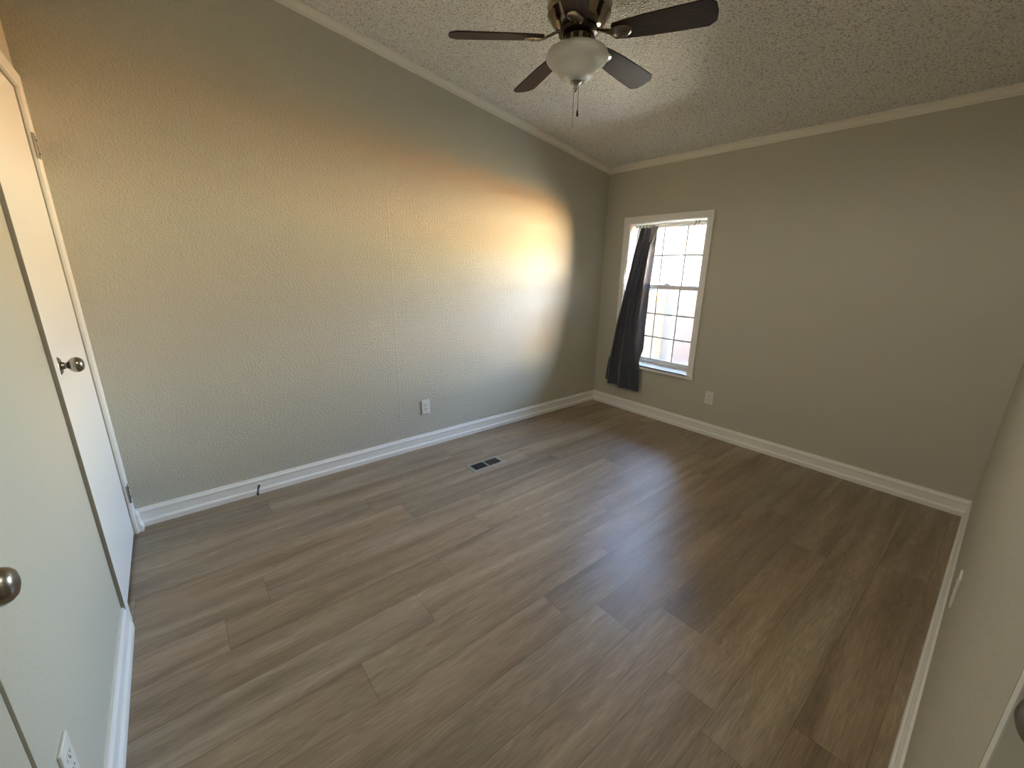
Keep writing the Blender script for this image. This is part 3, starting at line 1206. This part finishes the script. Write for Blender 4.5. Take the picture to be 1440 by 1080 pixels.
def make_ground():
    m = mat('dry_grass_ground', (0.30, 0.24, 0.12), 0.95, spec=0.1)
    nt = m.node_tree
    b = nt.nodes['Principled BSDF']
    tc = node(nt, 'ShaderNodeTexCoord')
    n = node(nt, 'ShaderNodeTexNoise')
    n.inputs['Scale'].default_value = 1.4
    n.inputs['Detail'].default_value = 8
    r = ramp(nt, [(0.35, (0.30, 0.27, 0.16, 1)), (0.6, (0.48, 0.41, 0.26, 1))])
    nt.links.new(tc.outputs['Object'], n.inputs['Vector'])
    nt.links.new(n.outputs['Fac'], r.inputs['Fac'])
    nt.links.new(r.outputs['Color'], b.inputs['Base Color'])
    return m


bm = bmesh.new()
box(bm, -30, 40, -40, 30, GZ - 0.2, GZ)
structure(obj('ground', bm, make_ground()), 'dry grass ground outside')

bm = bmesh.new()
box(bm, 0.21, 3.2, -4.5, 0.7, GZ, GZ + 0.05, 0.008)  # unseen slab added so skylight bounces up onto the ceiling
structure(obj('added_bounce_slab', bm, mat('pale_concrete', (0.72, 0.69, 0.62), 0.9, bump=(14, 0.002, 5))), 'unseen pale concrete slab, added to reflect light up to the ceiling')
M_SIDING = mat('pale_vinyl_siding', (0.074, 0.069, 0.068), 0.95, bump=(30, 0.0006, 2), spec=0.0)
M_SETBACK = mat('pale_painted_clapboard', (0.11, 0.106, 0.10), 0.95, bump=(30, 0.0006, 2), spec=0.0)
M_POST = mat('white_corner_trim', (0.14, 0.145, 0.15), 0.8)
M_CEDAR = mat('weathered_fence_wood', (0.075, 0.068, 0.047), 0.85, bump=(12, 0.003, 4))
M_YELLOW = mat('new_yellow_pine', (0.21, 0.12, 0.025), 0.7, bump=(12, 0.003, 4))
M_ORANGE = mat('orange_bounce_fence', (0.86, 0.34, 0.05), 0.7, bump=(12, 0.003, 4))
M_BLUEGL = mat('outdoor_window_glass', (0.20, 0.27, 0.30), 0.08)
M_METER = mat('grey_meter_metal', (0.30, 0.31, 0.31), 0.5, 0.4)
M_ROOF = mat('grey_shingle_roof', (0.20, 0.19, 0.18), 0.9, bump=(30, 0.006, 4))

NO = Vector((4.722, 1.615, 0))
ND = Vector((1, 0.19, 0)).normalized()
NANG = math.atan2(ND.y, ND.x)


def siding(bm, s0, s1, z0, z1, lap=0.137, back=1.0, face=0.0):
    """clapboard wall in local coordinates: x along the wall, -y outwards"""
    n = int(math.ceil((z1 - z0) / lap))
    pts = [(face, z0)]
    for i in range(n):
        za, zb = z0 + i * lap, min(z1, z0 + (i + 1) * lap)
        pts.append((face, za + 0.001))
        pts.append((face - 0.022, za + 0.001))
        pts.append((face, zb))
    pts += [(face + back, z1), (face + back, z0)]
    clean = [pts[0]]
    for p in pts[1:]:
        if abs(p[0] - clean[-1][0]) + abs(p[1] - clean[-1][1]) > 1e-6:
            clean.append(p)
    prism(bm, clean, (lambda d, h: (s0, d, h), lambda d, h: (s1, d, h)))


nh = empty('neighbour_house', (NO.x, NO.y, GZ), (0, 0, NANG))
tag(nh, 'pale clapboard house seen through the window', 'house')
g = -GZ
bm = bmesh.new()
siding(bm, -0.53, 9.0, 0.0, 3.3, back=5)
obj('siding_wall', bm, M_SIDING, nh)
bm = bmesh.new()
box(bm, -0.70, -0.50, -0.035, 0.56, 0.0, 3.3, 0.004)
obj('corner_post', bm, M_POST, nh)
bm = bmesh.new()
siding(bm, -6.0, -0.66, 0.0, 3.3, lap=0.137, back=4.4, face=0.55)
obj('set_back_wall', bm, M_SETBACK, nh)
bm = bmesh.new()
v = [bm.verts.new(p) for p in ((-6.3, -0.4, 3.25), (9.3, -0.4, 3.25), (9.3, 2.6, 4.5), (-6.3, 2.6, 4.5), (-6.3, 5.6, 3.25), (9.3, 5.6, 3.25))]
bm.faces.new((v[0], v[1], v[2], v[3]))
bm.faces.new((v[3], v[2], v[5], v[4]))
bm.faces.new((v[0], v[3], v[4]))
bm.faces.new((v[1], v[5], v[2]))
bm.faces.new((v[0], v[4], v[5], v[1]))
obj('roof', bm, M_ROOF, nh)
bm = bmesh.new()
k_ = 1.07
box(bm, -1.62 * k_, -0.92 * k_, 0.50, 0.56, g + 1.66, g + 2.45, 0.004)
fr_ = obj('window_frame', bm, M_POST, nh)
bm = bmesh.new()
box(bm, -1.56 * k_, -1.29 * k_, 0.492, 0.503, g + 1.70, g + 2.41)
box(bm, -1.24 * k_, -0.98 * k_, 0.492, 0.503, g + 1.70, g + 2.41)
obj('pane', bm, M_BLUEGL, fr_)
bm = bmesh.new()
box(bm, -1.34, -1.06, 0.40, 0.54, g + 1.30, g + 1.55, 0.01)
box(bm, -1.22, -1.18, 0.48, 0.54, 0.2, g + 1.30)
obj('meter_box', bm, M_METER, nh)
bm = bmesh.new()
tube(bm, [(-0.60, -0.05, g + 0.90), (-0.62, -0.10, g + 0.86), (-0.60, -0.09, g + 0.74), (-0.64, -0.07, g + 0.60)], 0.014, 8)
lathe(bm, [(0, 0), (0.045, 0.0), (0.03, 0.05), (0.012, 0.09), (0, 0.09)], 16, Matrix.Translation((-0.61, -0.09, g + 0.83)))
obj('spigot_light', bm, M_METER, nh)
bm = bmesh.new()
box(bm, -0.02, 0.10, -0.06, -0.014, g + 2.12, g + 2.34, 0.01)
tube(bm, [(0.04, -0.05, g + 2.22), (0.10, -0.14, g + 2.26), (0.30, -0.20, g + 2.24)], 0.016, 8)
tube(bm, [(0.04, -0.05, g + 2.18), (0.14, -0.14, g + 2.16), (0.34, -0.20, g + 2.17)], 0.012, 8)
obj('wall_lamp', bm, M_METER, nh)

# wooden gate in front of the set-back wall
gt = empty('wooden_gate', (NO.x, NO.y, GZ), (0, 0, NANG))
tag(gt, 'weathered board gate with yellow top rail outside the window', 'gate')
rr = random.Random(5)
x = -2.6
while x < -0.86:
    w = 0.135
    bm = bmesh.new()
    box(bm, x, x + w, 0.10 + rr.uniform(-0.003, 0.003), 0.122, 0.10, g + 0.90 + rr.uniform(-0.01, 0.01), 0.003)
    obj('board', bm, M_CEDAR, gt)
    x += w + 0.008
bm = bmesh.new()
box(bm, -2.62, -0.84, 0.07, 0.0985, g + 0.875, g + 1.045, 0.003)
o = obj('top_rail', bm, M_YELLOW, gt)
o['label'] = 'yellow new-pine top rail'

# unseen fence, added to reflect orange sunlight onto the long wall
fe = empty('added_bounce_fence', (7.9, -7.9, GZ), (0, 0, math.radians(-45)))
tag(fe, 'unseen orange board fence, added to bounce warm light indoors', 'fence')
fy = 15.0
kk = 0
rr = random.Random(9)
while fy > -15:
    if kk % 12 == 0:
        bm = bmesh.new()
        box(bm, 0.061, 0.14, fy - 0.045, fy + 0.045, 0, 0.88, 0.004)
        obj('post', bm, M_ORANGE, fe)
    kk += 1
    fy -= 0.20
bm = bmesh.new()
fy = 15.0
while fy > -15:
    box(bm, 0.0, 0.02, fy - 0.095, fy + 0.095, 0.05, 0.84 + rr.uniform(-0.01, 0.01))
    fy -= 0.20
box(bm, 0.0205, 0.06, -15, 15.1, 0.15, 0.22)
box(bm, 0.0205, 0.06, -15, 15.1, 0.64, 0.71)
obj('boards', bm, M_ORANGE, fe)

# unseen cream house, added as a sunlit band for the wall glow
ch = empty('added_bounce_house', (10.4, -10.4, GZ), (0, 0, math.radians(-135)))
tag(ch, 'unseen cream clapboard house, added to bounce sunlight through the window', 'house')
bm = bmesh.new()
siding(bm, -17, 17, 0.0, 3.0, lap=0.18, back=6)
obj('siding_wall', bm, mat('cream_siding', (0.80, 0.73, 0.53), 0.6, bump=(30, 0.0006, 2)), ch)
bm = bmesh.new()
v = [bm.verts.new(p) for p in ((-17.4, -0.4, 2.95), (17.4, -0.4, 2.95), (17.4, 3.0, 4.6), (-17.4, 3.0, 4.6), (-17.4, 6.4, 2.95), (17.4, 6.4, 2.95))]
for f in ((0, 1, 2, 3), (3, 2, 5, 4), (0, 3, 4), (1, 5, 2), (0, 4, 5, 1)):
    bm.faces.new([v[i] for i in f])
obj('roof', bm, M_ROOF, ch)
